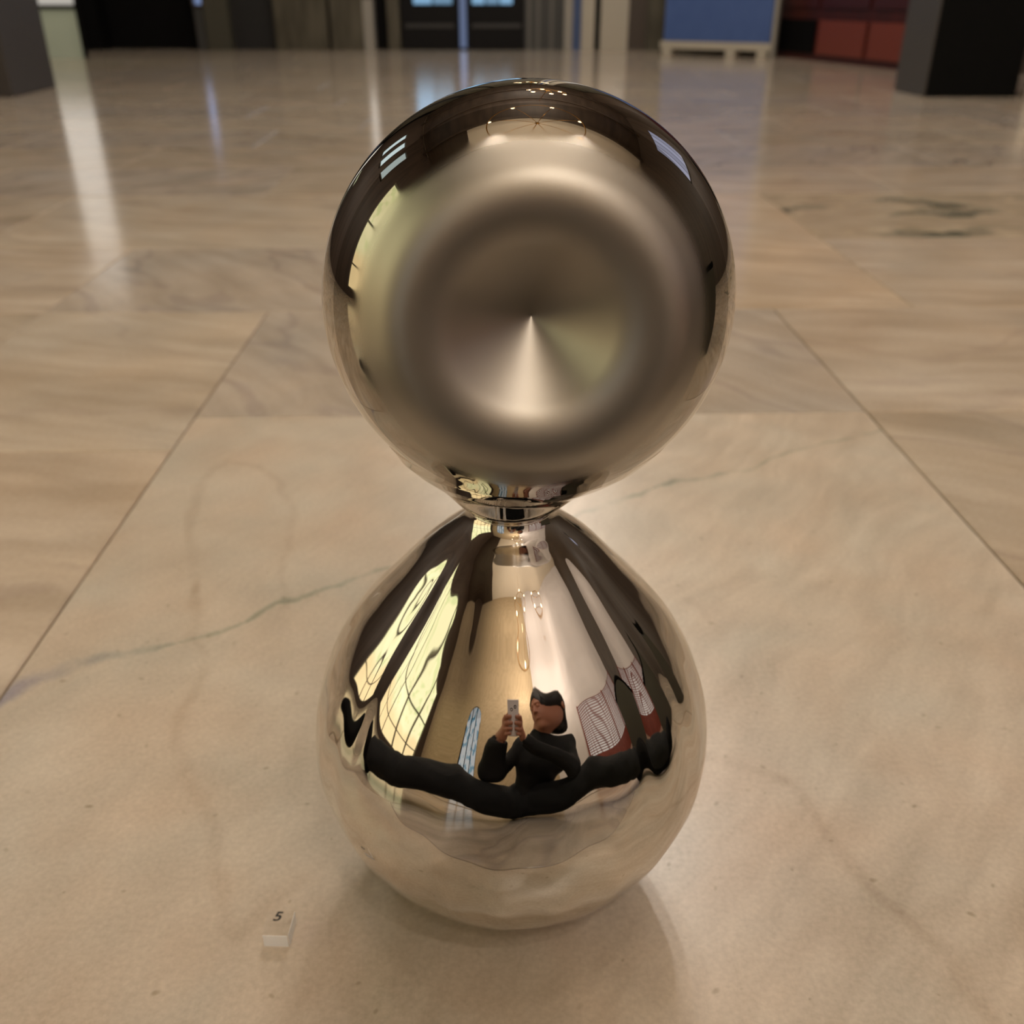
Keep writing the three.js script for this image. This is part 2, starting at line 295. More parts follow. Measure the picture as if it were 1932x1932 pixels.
part('dark_return', wallGeo(3.25, -8.2, 4.6, -7.9, 0, H), darkWood, wallRight);
for (let i = 0; i < 3; i++) { const a = i / 3, b = (i + 0.93) / 3, px = (t) => 2.62 + 0.63 * t - 0.02, pz = (t) => -10.5 + 2.3 * t; part('red_panel', wallGeo(px(a), pz(a), px(b), pz(b), 0.06, 0.34, 0.012), i ? std({ color: 0x6e3022, roughness: 0.4 }) : nearBlack, wallRight); part('red_panel', wallGeo(px(a), pz(a), px(b), pz(b), 0.44, 2.2, 0.012), std({ color: 0x3a0f0b, roughness: 0.4 }), wallRight); }
part('dark_wall', wallGeo(4.6, -7.9, 6.5, -0.4, 0, H), darkWood, wallRight);
{
  const w = structure('window_10', 'high lavender lit window in the right wall'); w.position.set(5.15, 0, -5.6); w.rotation.y = Math.atan2(-0.969, 0.245);
  const LAV = new THREE.Color(0.62, 0.66, 0.95);
  for (let i = 0; i < 4; i++) part('window_pane', box(-1.2 + i * 0.6 + 0.02, -0.62 + i * 0.6, 3.0, 5.2, 0.005, 0.02), std({ color: 0x222222, roughness: 0.3, emissive: LAV, emissiveIntensity: 0.2 + 0.12 * (i % 2) }), w);
  for (let i = 0; i <= 4; i++) part('window_mullion', box(-1.2 + i * 0.6 - 0.02, -1.2 + i * 0.6 + 0.02, 2.95, 5.25, 0, 0.06), darkWood, w);
  part('window_rail', box(-1.22, 1.22, 2.93, 2.99, 0, 0.06), darkWood, w); part('window_rail', box(-1.22, 1.22, 5.21, 5.27, 0, 0.06), darkWood, w);
  const l = new THREE.RectAreaLight(LAV, 0.25, 2.36, 2.2); l.name = 'window_light'; l.position.set(0, 4.1, 0.03); l.rotation.y = Math.PI; w.add(l);
}
const wallDiag = structure('wall_screen', 'white plaster wall behind the lattice screen');
part('wall_panel', wallGeo(6.5, -0.4, 1.9, 4.2, 0, H), whitePlaster, wallDiag);
const wallNear = structure('wall_near', 'beige plaster wall behind the photographer');
// arch opening in the near wall
{
  const s = new THREE.Shape(); s.moveTo(-5.2, 0); s.lineTo(1.95, 0); s.lineTo(1.95, H); s.lineTo(-5.2, H); s.closePath();
  const h = new THREE.Path(); h.moveTo(-3.3, 0.02); h.lineTo(-1.5, 0.02); h.lineTo(-1.5, 3.1); h.absarc(-2.4, 3.1, 0.9, 0, Math.PI, false); h.closePath(); s.holes.push(h);
  const g = new THREE.ExtrudeGeometry(s, { depth: 0.25, bevelEnabled: false, curveSegments: 32 }); g.translate(0, 0, 4.2);
  part('wall_panel', g, plaster, wallNear);
  const w = structure('window_5', 'tall arched window with white and blue panes');
  const a = new THREE.Shape(); a.moveTo(-3.3, 0.02); a.lineTo(-1.5, 0.02); a.lineTo(-1.5, 3.1); a.absarc(-2.4, 3.1, 0.9, 0, Math.PI, false); a.closePath();
  const ag = new THREE.ExtrudeGeometry(a, { depth: 0.02, bevelEnabled: false, curveSegments: 32 }); ag.translate(0, 0, 4.32);
  const stained = texture(256, 512, (u, v) => { const n = fbm(u * 6, v * 10, 260, 3), b = smooth(0.08, 0.16, n) * smooth(0.1, 0.3, v); return [226 - 170 * b, 232 - 90 * b, 238 - 60 * b]; });
  const uv = ag.attributes.uv; for (let q = 0; q < uv.count; q++) uv.setXY(q, (uv.getX(q) + 3.3) / 1.8, uv.getY(q) / 4);
  part('window_pane', ag, std({ color: 0x202020, roughness: 0.3, emissive: 0xffffff, emissiveMap: stained, emissiveIntensity: 0.5 }), w);
  const l = new THREE.RectAreaLight(new THREE.Color(0.9, 0.95, 1), 0.15, 1.7, 3.3); l.name = 'window_light'; l.position.set(-2.4, 1.7, 4.3); scene.add(l);
  for (const x of [-3.3, -2.7, -2.1, -1.54]) part('window_mullion', box(x, x + 0.04, 0, x < -2 && x > -3 ? 3.9 : 3.1, 4.22, 4.31), nearBlack, w);
}
const ceiling = structure('ceiling', 'plaster ceiling with dark timber beams');
part('ceiling_plaster', box(-5.4, 7, H, H + 0.2, -12, 4.6), std({ map: texture(256, 256, (u, v) => { const n = fbm(u * 6, v * 6, 35, 4) * 16; return [198 + n, 186 + n, 168 + n]; }, true, true), roughness: 0.9 }), ceiling);
part('timber_ceiling', box(-5, -2.6, H - 0.08, H, -2.2, 4.2), darkWood, ceiling); part('timber_ceiling', box(-5, 6.5, H - 0.08, H, -11.6, -2.2), darkWood, ceiling);
for (let z = -10.5; z < -2; z += 2.75) part('ceiling_beam', box(-5, 6, H - 0.35, H - 0.08, z, z + 0.22), darkWood, ceiling);

// ---------------------------------------------------------------- lamps
function bulbMat(nits) { return std({ color: 0x332a1c, roughness: 0.4, emissive: new THREE.Color(1, 0.74, 0.42), emissiveIntensity: nits }); }
function chandelier(label, x, y, z, n, R, cd) {
  const t = thing('chandelier', label, 'chandelier', [x, y, z]);
  part('stem', new THREE.CylinderGeometry(0.012, 0.012, H - y, 12).translate(0, (H - y) / 2, 0), brass, t);
  part('ring', new THREE.TorusGeometry(R, 0.016, 10, 48).rotateX(Math.PI / 2), brass, t);
  part('hub', new THREE.LatheGeometry([[0, -0.16], [0.02, -0.14], [0.05, -0.1], [0.06, -0.05], [0.04, 0], [0.02, 0.05], [0.012, 0.1]].map((p) => new THREE.Vector2(...p)), 24), brass, t);
  const bm = bulbMat(10);
  for (let i = 0; i < n; i++) {
    const a = i / n * Math.PI * 2 + 0.3, px = R * Math.cos(a), pz = R * Math.sin(a);
    const arm = part('arm', new THREE.TubeGeometry(new THREE.CatmullRomCurve3([new THREE.Vector3(0.03 * Math.cos(a), -0.06, 0.03 * Math.sin(a)), new THREE.Vector3(px * 0.55, -0.1, pz * 0.55), new THREE.Vector3(px, 0, pz), new THREE.Vector3(px, 0.07, pz)]), 20, 0.009, 8), brass, t);
    part('bulb', new THREE.SphereGeometry(0.05, 20, 14).scale(1, 1.25, 1).translate(px, 0.13, pz), bm, t);
    const l = new THREE.PointLight(WARM, cd); l.name = 'bulb_light'; l.position.set(x + px, y + 0.13, z + pz); l.castShadow = true; l.shadow.radius = 2.2; scene.add(l);
  }
  return t;
}
chandelier('brass ring chandelier of six warm bulbs over the photographer', 0.9, 4.1, 2.6, 6, 0.75, BULB);
chandelier('wide brass chandelier of eight warm bulbs right above the sculpture', 0.25, 4.3, -1.1, 8, 1.25, BULB * 0.72);
chandelier('narrow brass chandelier of six bulbs over the middle of the hall', 0.5, 4.1, -4.4, 6, 0.45, FAR_BULB);
chandelier('narrow brass chandelier of six bulbs nearest the far doors', 0.2, 4.1, -8.6, 6, 0.45, FAR_BULB * 0.8);

// ---------------------------------------------------------------- the sculpture
const SX = -0.0005, SZ = -0.4827;
const steel = new THREE.MeshPhysicalMaterial({ color: new THREE.Color(0.66, 0.625, 0.575), metalness: 1, roughness: 0.012 });
const sculpture = thing('sculpture', 'polished steel sculpture of a dished ball on a pear-shaped body, standing on the marble', 'sculpture', [SX, 0, SZ]);
{ // lower body: ribbed pear, radius against height
  const PR = [[0, 0], [0.0182, 0.0011], [0.0361, 0.0047], [0.0532, 0.0112], [0.0691, 0.0204], [0.0833, 0.0318], [0.0957, 0.0452], [0.1061, 0.06], [0.1151, 0.0758], [0.1222, 0.0928], [0.1262, 0.1108], [0.1270, 0.1293], [0.1251, 0.1477], [0.1208, 0.1658], [0.1141, 0.1832], [0.1053, 0.1998], [0.0944, 0.2154], [0.0818, 0.2301], [0.0681, 0.2452], [0.0533, 0.2617], [0.0435, 0.2708], [0.0360, 0.2770], [0.0302, 0.2822], [0.0264, 0.2866], [0.0247, 0.2905]];
  const curve = new THREE.CatmullRomCurve3(PR.map(([r, y]) => new THREE.Vector3(r, y, 0)), false, 'centripetal');
  const NV = 300, NU = 480, pts = curve.getSpacedPoints(NV), P = [], I = [];
  for (let j = 0; j <= NV; j++) for (let i = 0; i <= NU; i++) {
    const f = i / NU * Math.PI * 2, { x: r, y } = pts[j];
    const fade = smooth(0.0, 0.06, y) * smooth(0.286, 0.25, y);
    const g = (c, w) => { const q = (Math.atan2(Math.sin(f - c), Math.cos(f - c))) / w; return Math.exp(-q * q); };
    const rib = 0.00016 * Math.cos(22 * f + 0.4 * Math.sin(3 * f) + 2 * Math.sin(y * 20)) + 0.00022 * Math.cos(11 * f + 1.1) + 0.00005 * Math.sin(31 * f + y * 40) - 0.0010 * (g(1.06, 0.085) + g(-1.06, 0.085)) - 0.0017 * smooth(0.125, 0.19, y) * g(0.76, 0.1) - 0.0026 * smooth(0.125, 0.19, y) * g(-0.9, 0.12) + 0.0005 * Math.exp(-(((y - 0.085) / 0.018) ** 2)) * Math.cos(23 * f + 0.9 * Math.sin(2 * f + 1));
    const R = r + rib * fade;
    P.push(R * Math.sin(f), y, R * Math.cos(f));
    if (i < NU && j < NV) { const a = j * (NU + 1) + i, b = a + NU + 1; I.push(a, a + 1, b + 1, a, b + 1, b); }
  }
  const g = new THREE.BufferGeometry(); g.setAttribute('position', new THREE.Float32BufferAttribute(P, 3)); g.setIndex(I); g.computeVertexNormals();
  const n = g.attributes.normal; for (let j = 0; j <= NV; j++) { const a = j * (NU + 1), b = a + NU, v = new THREE.Vector3(n.getX(a) + n.getX(b), n.getY(a) + n.getY(b), n.getZ(a) + n.getZ(b)).normalize(); n.setXYZ(a, v.x, v.y, v.z); n.setXYZ(b, v.x, v.y, v.z); }
  part('pear_body', g, steel, sculpture, null, 'mirror-polished pear-shaped lower body');
}
part('neck_ring', new THREE.TorusGeometry(0.0246, 0.0006, 12, 96).rotateX(Math.PI / 2), steel, sculpture, [0, 0.2904, 0]);
{ // upper ball: a solid of revolution about an axis towards the viewer, run smoothly into the neck
  const O = new THREE.Vector3(0.0092, 0.4095, 0), R = 0.106;
  const az = THREE.MathUtils.degToRad(1.5), el = THREE.MathUtils.degToRad(4.5);
  const d = new THREE.Vector3(Math.sin(az) * Math.cos(el), Math.sin(el), Math.cos(az) * Math.cos(el)), u1 = new THREE.Vector3(0, 1, 0).cross(d).normalize(), u2 = d.clone().cross(u1);
  // front profile: the slope against arc length, summed to [distance from the axis, depth]
  const slope = (q, L) => q < 0.046 ? 36 : q < 0.0675 ? 36 * (0.0675 - q) / 0.0215 : q < 0.0825 ? -34 * (q - 0.0675) / 0.015 : q < 0.085 ? -34 - 6 * (q - 0.0825) / 0.0025 : -40 - 50 * Math.min(1, (q - 0.085) / L) ** 1.4;
  const run = (L) => { const F = [[0, 0]], N = 330, h = (0.085 + L) / N; for (let i = 0; i < N; i++) { const g = THREE.MathUtils.degToRad(slope((i + 0.5) * h, L)), l = F.at(-1); F.push([l[0] + h * Math.cos(g), l[1] + h * Math.sin(g)]); } return F; };
  let La = 0.02, Lb = 0.12; for (let i = 0; i < 30; i++) { const m = (La + Lb) / 2; if (run(m).at(-1)[0] < R) La = m; else Lb = m; }
  const FP = run(La), last = [...FP.at(-1)]; FP.forEach((p) => { p[1] -= last[1]; });
  const NV1 = FP.length - 1, NV2 = 240, NU = 600, front = FP.map((p) => [Math.atan2(p[0], p[1]), Math.hypot(p[0], p[1]), p[0]]);
  const NK = [[-0.01, 0.0240], [0, 0.0241], [0.0015, 0.0254], [0.0035, 0.0285], [0.0062, 0.0325], [0.0115, 0.039], [0.017, 0.0465], [0.025, 0.0572], [0.035, 0.068], [0.0495, 0.075], [0.063, 0.06], [0.078, 0.03], [0.093, 0.005], [0.3, 0.005]];
  const neckR = (y) => { let i = 0; while (i < NK.length - 2 && NK[i + 1][0] < y) i++; const t = Math.max(0, Math.min(1, (y - NK[i][0]) / (NK[i + 1][0] - NK[i][0]))); return NK[i][1] + (NK[i + 1][1] - NK[i][1]) * t; };
  const prof = [...front];
  for (let j = 1; j <= NV2; j++) { const t = Math.PI / 2 * (1 + j / NV2); prof.push([t, 1 / Math.sqrt((Math.sin(t) / R) ** 2 + (Math.cos(t) / 0.095) ** 2), 0.2]); }
  const P = [], UV = [], dir = new THREE.Vector3(), NV = prof.length - 1;
  for (let j = 0; j <= NV; j++) for (let i = 0; i <= NU; i++) {
    const [t, a0] = prof[j], f = i / NU * Math.PI * 2;
    dir.copy(d).multiplyScalar(Math.cos(t)).addScaledVector(u1, Math.sin(t) * Math.cos(f)).addScaledVector(u2, Math.sin(t) * Math.sin(f));
    let s = 0;
    if (dir.y < -0.3) {       // the neck: a drop that narrows from the ball to the ring
      const flat = (0.2905 - O.y) / dir.y, out = (q) => { const y = O.y + dir.y * q - 0.2905, c = O.x * smooth(0, 0.06, y), z = dir.z * q; return Math.hypot(O.x + dir.x * q - c, z / (z > 0 ? 1 - 0.38 * smooth(0.0, 0.016, y) : 1 - 0.12 * smooth(0, 0.045, y))) - neckR(y); };
      if (out(flat) < 0) s = (0.2865 - O.y) / dir.y;
      else { let lo = 0, hi = flat; for (let q = 0; q < 30; q++) { const m = (lo + hi) / 2; if (out(m) < 0) lo = m; else hi = m; } s = lo; }
    }
    const k = 1e-4 + 0.012 * smooth(0.3, 0.55, -dir.y) * smooth(0.0, 0.008, O.y + dir.y * Math.max(a0, s) - 0.2905), h = Math.max(k - Math.abs(a0 - s), 0) / k, r = Math.max(a0, s) + h * h * k / 4;
    P.push(O.x + dir.x * r, O.y + dir.y * r, O.z + dir.z * r); UV.push(i / NU, j / NV);
  }
  const make = (j0, j1) => {
    const I = []; for (let j = j0; j < j1; j++) for (let i = 0; i < NU; i++) { const a = j * (NU + 1) + i, b = a + NU + 1; I.push(a, b, b + 1, a, b + 1, a + 1); }
    return I;
  };
  const whole = new THREE.BufferGeometry(); whole.setAttribute('position', new THREE.Float32BufferAttribute(P, 3)); whole.setAttribute('uv', new THREE.Float32BufferAttribute(UV, 2)); whole.setIndex(make(0, NV)); whole.computeVertexNormals();
  const n = whole.attributes.normal;
  for (let j = 0; j <= NV; j++) { const a = j * (NU + 1), b = a + NU, v = new THREE.Vector3(n.getX(a) + n.getX(b), n.getY(a) + n.getY(b), n.getZ(a) + n.getZ(b)).normalize(); n.setXYZ(a, v.x, v.y, v.z); n.setXYZ(b, v.x, v.y, v.z); }
  const cut = front.findIndex((p) => p[2] > 0.0955);
  const sub = (j0, j1) => { const g = new THREE.BufferGeometry(); for (const k of ['position', 'normal', 'uv']) g.setAttribute(k, whole.attributes[k]); g.setIndex(make(j0, j1)); return g.toNonIndexed(); };
  const weld = (g) => mergeVertices(g, 1e-7);
  part('ball_shell', weld(sub(cut, NV)), steel, sculpture, null, 'mirror-polished shell of the ball');
  // the satin finish fades into the mirror polish near the rim of the dish
  const finish = texture(8, 512, (u, v) => { const j = v * NV, p = front[Math.min(front.length - 1, Math.round(j))][2]; const r = 255 * (0.012 + 0.42 * smooth(0.0875, 0.0765, p)); return [r, r, r]; }, false);
  const satin = new THREE.MeshPhysicalMaterial({ color: new THREE.Color(0.38, 0.35, 0.305), metalness: 1, roughness: 1, roughnessMap: finish });
  part('satin_dish', weld(sub(0, cut)), satin, sculpture, null, 'satin-brushed dished face with a pointed centre');
}

// ---------------------------------------------------------------- number block
const font = await new FontLoader().loadAsync('fonts/droid/droid_sans_bold.typeface.json');
{
  const t = thing('number_block', 'small clear acrylic block printed with a black 5, on the marble left of the sculpture', 'label', [-0.1545, 0, -0.4185], -0.03);
  const clear = new THREE.MeshPhysicalMaterial({ color: 0xffffff, roughness: 0.02, transmission: 1, thickness: 0, ior: 1.4 });
  const frosted = new THREE.MeshPhysicalMaterial({ color: 0xffffff, roughness: 0.6, transmission: 0.2, thickness: 0, ior: 1.45 });
  const W = 0.0087, D = 0.0097, T = 0.0117;
  part('acrylic_block', rbox(-W, W, 0.0002, T, -D, D, 0.0005), clear, t);
  part('frosted_face', box(-W + 0.0006, W - 0.0006, 0.0008, T - 0.0006, D, D + 0.0002), frosted, t, null, 'whitish sawn front face');
  part('frosted_edge', box(W, W + 0.0002, 0.0008, T - 0.0006, -D + 0.0006, D - 0.0006), frosted, t, null, 'whitish sawn right edge');
  const g = new TextGeometry('5', { font, size: 0.0072, depth: 0.00012, curveSegments: 8 });
  g.applyMatrix4(new THREE.Matrix4().makeShear(0, 0, 0.22, 0, 0, 0)); g.rotateX(-Math.PI / 2); g.translate(-0.0045, 0.0118, -0.001);
  part('printed_number', g, std({ color: 0x140f0c, roughness: 0.6 }), t, null, 'black italic 5');
}

// ---------------------------------------------------------------- things in the hall
function plinth(label, x, z, w, d, h, turn, upper) {
  const t = thing('display_plinth', label, 'plinth', [x, 0, z], turn);
  const m = upper ? greyPaint : new THREE.MeshPhysicalMaterial({ color: 0x030303, roughness: 0.8, specularIntensity: 0.3 });
  part('plinth_body', rbox(-w / 2, w / 2, 0.0, h - 0.03, -d / 2, d / 2, 0.008), m, t);
  part('plinth_top', rbox(-w / 2 - 0.005, w / 2 + 0.005, h - 0.03, h, -d / 2 - 0.005, d / 2 + 0.005, 0.006), m, t);
  if (!upper) part('side_panel', rbox(-w / 2 - 0.012, -w / 2, 0.004, h - 0.035, -d / 2 + 0.004, d / 2 - 0.004, 0.003), std({ color: 0x3e3935, roughness: 0.5 }), t);
  return t;
}
const greyPaint = std({ map: texture(256, 256, (u, v) => { const n = fbm(u * 20, v * 20, 170, 3) * 8; return [56 + n, 51 + n, 48 + n]; }, true, true), roughness: 0.5 });
plinth('tall black display plinth at the right in front of the red wall', 2.78, -6.5, 0.55, 0.5, 1.15, 0.0, false);
plinth('low black plinth beyond the right edge of the pale slab, seen in the ball', 1.25, -0.52, 0.5, 0.5, 0.5, 0.1, false);
plinth('dark grey display plinth at the left edge beside the glass panel', -3.43, -6.55, 0.8, 0.7, 1.2, 0.05, true);
{
  const t = thing('white_bench', 'small white slatted bench behind the black plinth', 'bench', [3.28, 0, -6.3], -0.1);
  const wm = std({ color: 0xb8b0a0, roughness: 0.6 });
  part('seat', rbox(-0.2, 0.2, 0.30, 0.335, -0.2, 0.2, 0.005), wm, t);
  for (const [x, z] of [[-0.17, 0.17], [0.17, 0.17], [-0.17, -0.17], [0.17, -0.17]]) part('leg', rbox(x - 0.025, x + 0.025, 0, 0.3, z - 0.025, z + 0.025, 0.004), wm, t);
}
{
  const t = thing('blue_panel', 'blue freestanding exhibition panel on a pale base in front of the far wall', 'panel', [2.03, 0, -10.5], -0.62 + 0.0);
  t.rotation.y = -Math.atan2(1.15, 0.75) * 0 - 0.95 * 0.6;
  const blue = std({ map: texture(256, 256, (u, v) => { const n = fbm(u * 14, v * 14, 180, 3) * 8; return [60 + n, 84 + n, 136 + n]; }, true, true), roughness: 0.7 });
  part('board', rbox(-0.56, 0.56, 0.13, 2.3, -0.03, 0.03, 0.006), blue, t);
  part('base_rail', rbox(-0.58, 0.58, 0.06, 0.13, -0.06, 0.06, 0.006), paleStone, t);
  for (const x of [-0.5, 0.18, 0.5]) part('foot', rbox(x - 0.05, x + 0.05, 0, 0.06, -0.07, 0.07, 0.006), paleStone, t);
  part('edge_post', rbox(0.57, 0.61, 0, 2.3, -0.04, 0.04, 0.006), greyStone, t);
}
{
  const t = thing('glass_panel', 'tall lit glass panel in a pale frame behind the left plinth', 'glass panel', [-4.42, 0, -10.2], 0.0);
  const fr = std({ color: 0x9aa0a8, roughness: 0.5 });
  part('frame', mergeGeometries([box(-0.33, -0.27, 0, 2.3, -0.03, 0.03), box(-0.27, 0.27, 2.26, 2.3, -0.03, 0.03)]), fr, t);
  part('end_post', box(0.27, 0.29, 0, 2.3, -0.03, 0.03), nearBlack, t);
  part('rail', box(-0.27, 0.27, 0.42, 0.46, -0.03, 0.03), std({ color: 0x2a2724, roughness: 0.5 }), t);
  part('window_lower_pane', box(-0.27, 0.27, 0.0, 0.42, -0.01, 0.0), std({ color: 0x9a9d8e, roughness: 0.2, emissive: 0xa8b098, emissiveIntensity: 0.13 }), t);
  part('window_pane', box(-0.27, 0.27, 0.46, 2.26, -0.01, 0.0), std({ color: 0x333333, roughness: 0.3, emissive: WHITE, emissiveIntensity: 0.45 }), t);
  const l = new THREE.RectAreaLight(WHITE, 0.45, 0.54, 1.8); l.name = 'window_light'; l.position.set(-4.42, 1.36, -10.18); l.rotation.y = Math.PI; scene.add(l);
}

// ---------------------------------------------------------------- lattice screen
{
  const t = thing('lattice_screen', 'red brown wooden lattice screen with lit white panes on the diagonal wall', 'screen', [6.42, 0, -0.48], 0);
  t.rotation.y = Math.atan2(-1, -1) + Math.PI / 2 + Math.PI / 2;    // runs from the right wall towards the near wall
  t.rotation.y = -3 * Math.PI / 4;
  const L = 4.6, LH = 2.7;
  part('window_pane', box(0.05, L, 0.75, LH, -0.02, -0.01), std({ color: 0x30302c, roughness: 0.3, emissive: new THREE.Color(1, 0.92, 0.85), emissiveIntensity: 0.45 }), t);
  const l = new THREE.RectAreaLight(new THREE.Color(1, 0.92, 0.85), 0.3, L - 0.1, LH - 0.8); l.name = 'window_light'; l.position.set(L / 2, 0.75 + (LH - 0.75) / 2, -0.005); l.rotation.y = Math.PI; t.add(l);
  part('base_board', box(0, L, 0, 0.75, -0.04, 0.03), redWood, t);
  for (let i = 0; i <= 30; i++) part('lattice_bar', box(i * L / 30 - 0.011, i * L / 30 + 0.011, 0.75, LH, -0.01, 0.03), redWood, t);
  for (let i = 0; i <= 22; i++) { const y = 0.75 + (LH - 0.75) * i / 22; part('lattice_bar', box(0, L, y - 0.018, y + 0.018, -0.01, 0.025), redWood, t); }
  for (const x of [0, L / 3, 2 * L / 3, L]) part('lattice_post', box(x - 0.06, x + 0.06, 0, LH + 0.05, -0.05, 0.06), redWood, t);
}

// ---------------------------------------------------------------- the person with the phone, behind the camera, mirrored in the sculpture
const V = (x, y, z) => new THREE.Vector3(x, y, z);
function blob(c, half, res, sdf) {   // meshes the zero surface of sdf inside a cube
  const mc = new MarchingCubes(res, undefined, false, false, 300000); mc.isolation = 0;
  const hs = res / 2;
  for (let z = 0; z < res; z++) for (let y = 0; y < res; y++) for (let x = 0; x < res; x++)
    mc.field[x + y * res + z * res * res] = -sdf(c.x + (x - hs) / hs * half, c.y + (y - hs) / hs * half, c.z + (z - hs) / hs * half);
  mc.update();
  const g = new THREE.BufferGeometry(), n = mc.count, p = mc.positionArray.slice(0, n * 3);
  for (let i = 0; i < n * 3; i += 3) { p[i] = c.x + p[i] * half; p[i + 1] = c.y + p[i + 1] * half; p[i + 2] = c.z + p[i + 2] * half; }
  g.setAttribute('position', new THREE.BufferAttribute(p, 3));
  const w = mergeVertices(g, 1e-5); w.computeVertexNormals(); return w;
}
const smin = (a, b, k) => { const h = Math.max(k - Math.abs(a - b), 0) / k; return Math.min(a, b) - h * h * k / 4; };
function capsule(x, y, z, a, b, ra, rb) {
  const bx = b.x - a.x, by = b.y - a.y, bz = b.z - a.z, t = Math.max(0, Math.min(1, ((x - a.x) * bx + (y - a.y) * by + (z - a.z) * bz) / (bx * bx + by * by + bz * bz)));
  return Math.hypot(x - a.x - bx * t, y - a.y - by * t, z - a.z - bz * t) - (ra + (rb - ra) * t);
}
const bones = (list, k, grow = 0) => (x, y, z) => { let d = 1; for (const [a, b, ra, rb] of list) d = smin(d, capsule(x, y, z, a, b, ra + grow, rb + grow), k); return d; };
const ell = (x, y, z, cx, cy, cz, rx, ry, rz) => { const px = (x - cx) / rx, py = (y - cy) / ry, pz = (z - cz) / rz, k0 = Math.hypot(px, py, pz), k1 = Math.hypot(px / rx, py / ry, pz / rz); return k1 > 1e-9 ? k0 * (k0 - 1) / k1 : -Math.min(rx, ry, rz); };
{
  const upV = V(0, Math.cos(PITCH), -Math.sin(PITCH)), backV = V(0, Math.sin(PITCH), Math.cos(PITCH)), eye = camera.position.clone();
  const at = (x, down, back) => V(x, 0, 0).add(eye).addScaledVector(upV, -down).addScaledVector(backV, back);
  // phone
  const phone = thing('phone', 'pale phone held upright in both hands in front of the person', 'phone', eye.toArray());
  phone.quaternion.setFromRotationMatrix(new THREE.Matrix4().makeBasis(V(1, 0, 0), upV, backV));
  part('phone_body', new RoundedBoxGeometry(0.074, 0.15, 0.008, 4, 0.0038).translate(0.012, -0.057, 0.010), std({ color: 0xe9e4ea, roughness: 0.25 }), phone);
  part('screen', new RoundedBoxGeometry(0.069, 0.144, 0.001, 2, 0.0004).translate(0.012, -0.057, 0.0143), std({ color: 0x0a0a0c, roughness: 0.1 }), phone);
  for (const [x, y] of [[0, -0.026], [0.024, -0.013]]) part('lens', new THREE.TorusGeometry(0.0068, 0.0016, 8, 24).translate(x, y, 0.0055), nearBlack, phone);

  const t = thing('person', 'person in black clothes sitting on the marble facing the sculpture and holding up a phone', 'person');
  const skin = std({ color: 0xb98069, roughness: 0.55 }), cloth = std({ color: 0x0c0a0a, roughness: 0.85 }), denim = std({ color: 0x0a0a0b, roughness: 0.9 });
  const pelvis = V(0.11, 0.13, 0.44), chest = V(0.2, 0.36, 0.38), neck = V(0.25, 0.53, 0.28), head = V(0.28, 0.67, 0.215);
  const hipL = V(0.02, 0.12, 0.4), hipR = V(0.21, 0.12, 0.4), kneeL = V(-0.38, 0.2, 0.12), kneeR = V(0.5, 0.2, 0.1), ankL = V(-0.6, 0.085, -0.36), ankR = V(0.63, 0.085, -0.3);
  const shL = V(0.08, 0.48, 0.32), shR = V(0.41, 0.47, 0.31), elL = V(-0.13, 0.3, 0.26), elR = V(0.36, 0.27, 0.17), wrL = at(-0.062, 0.135, 0.05), wrR = at(0.088, 0.135, 0.05);
  const legs = [[hipL, kneeL, 0.085, 0.06], [kneeL, ankL, 0.057, 0.042], [hipR, kneeR, 0.085, 0.06], [kneeR, ankR, 0.057, 0.042], [V(0.04, 0.14, 0.43), V(0.18, 0.14, 0.43), 0.11, 0.11]];
  const trunk = [[pelvis, chest, 0.115, 0.12], [V(0.14, 0.4, 0.37), V(0.3, 0.4, 0.36), 0.1, 0.1], [shL, shR, 0.058, 0.058], [chest, neck, 0.09, 0.05]];
  const arms = [[shL, elL, 0.05, 0.038], [elL, wrL, 0.038, 0.026], [shR, elR, 0.05, 0.038], [elR, wrR, 0.038, 0.026]];
  // skin: trunk core, head and hands in one mesh
  const core = blob(V(0.1, 0.36, 0.2), 0.62, 76, bones([...trunk, ...arms, [neck, head, 0.05, 0.05]], 0.04, -0.01));
  const fwd = V(-0.72, -0.28, -0.62).normalize(), right = V(0, 1, 0).cross(fwd).normalize(), up = fwd.clone().cross(right);
  const local = (x, y, z) => { const p = V(x, y, z).sub(head); return [p.dot(right), p.dot(up), p.dot(fwd)]; };
  const headSdf = (X, Y, Z) => {
    const [x, y, z] = local(X, Y, Z), m = Math.abs(x);
    let d = ell(x, y, z, 0, 0.03, -0.015, 0.074, 0.092, 0.094);
    d = smin(d, ell(x, y, z, 0, -0.04, 0.028, 0.056, 0.072, 0.062), 0.03);
    d = smin(d, ell(x, y, z, 0, -0.1, 0.058, 0.024, 0.02, 0.022), 0.02);
    d = smin(d, capsule(x, y, z, V(0, 0.012, 0.083), V(0, -0.03, 0.104), 0.008, 0.012), 0.012);
    d = smin(d, ell(m, y, z, 0.012, -0.034, 0.092, 0.009, 0.008, 0.01), 0.008);
    d = smin(d, capsule(m, y, z, V(0.012, 0.03, 0.082), V(0.045, 0.028, 0.066), 0.008, 0.006), 0.014);
    d = -smin(-d, ell(m, y, z, 0.031, 0.006, 0.092, 0.017, 0.012, 0.014), 0.012);
    d = smin(d, ell(m, y, z, 0.031, 0.006, 0.074, 0.0125, 0.011, 0.0125), 0.003);
    d = smin(d, capsule(m, y, z, V(0, -0.064, 0.088), V(0.022, -0.066, 0.078), 0.006, 0.003), 0.006);
    d = -smin(-d, -(-capsule(m, y, z, V(0, -0.0665, 0.097), V(0.022, -0.067, 0.084), 0.0018, 0.001)), 0.003);
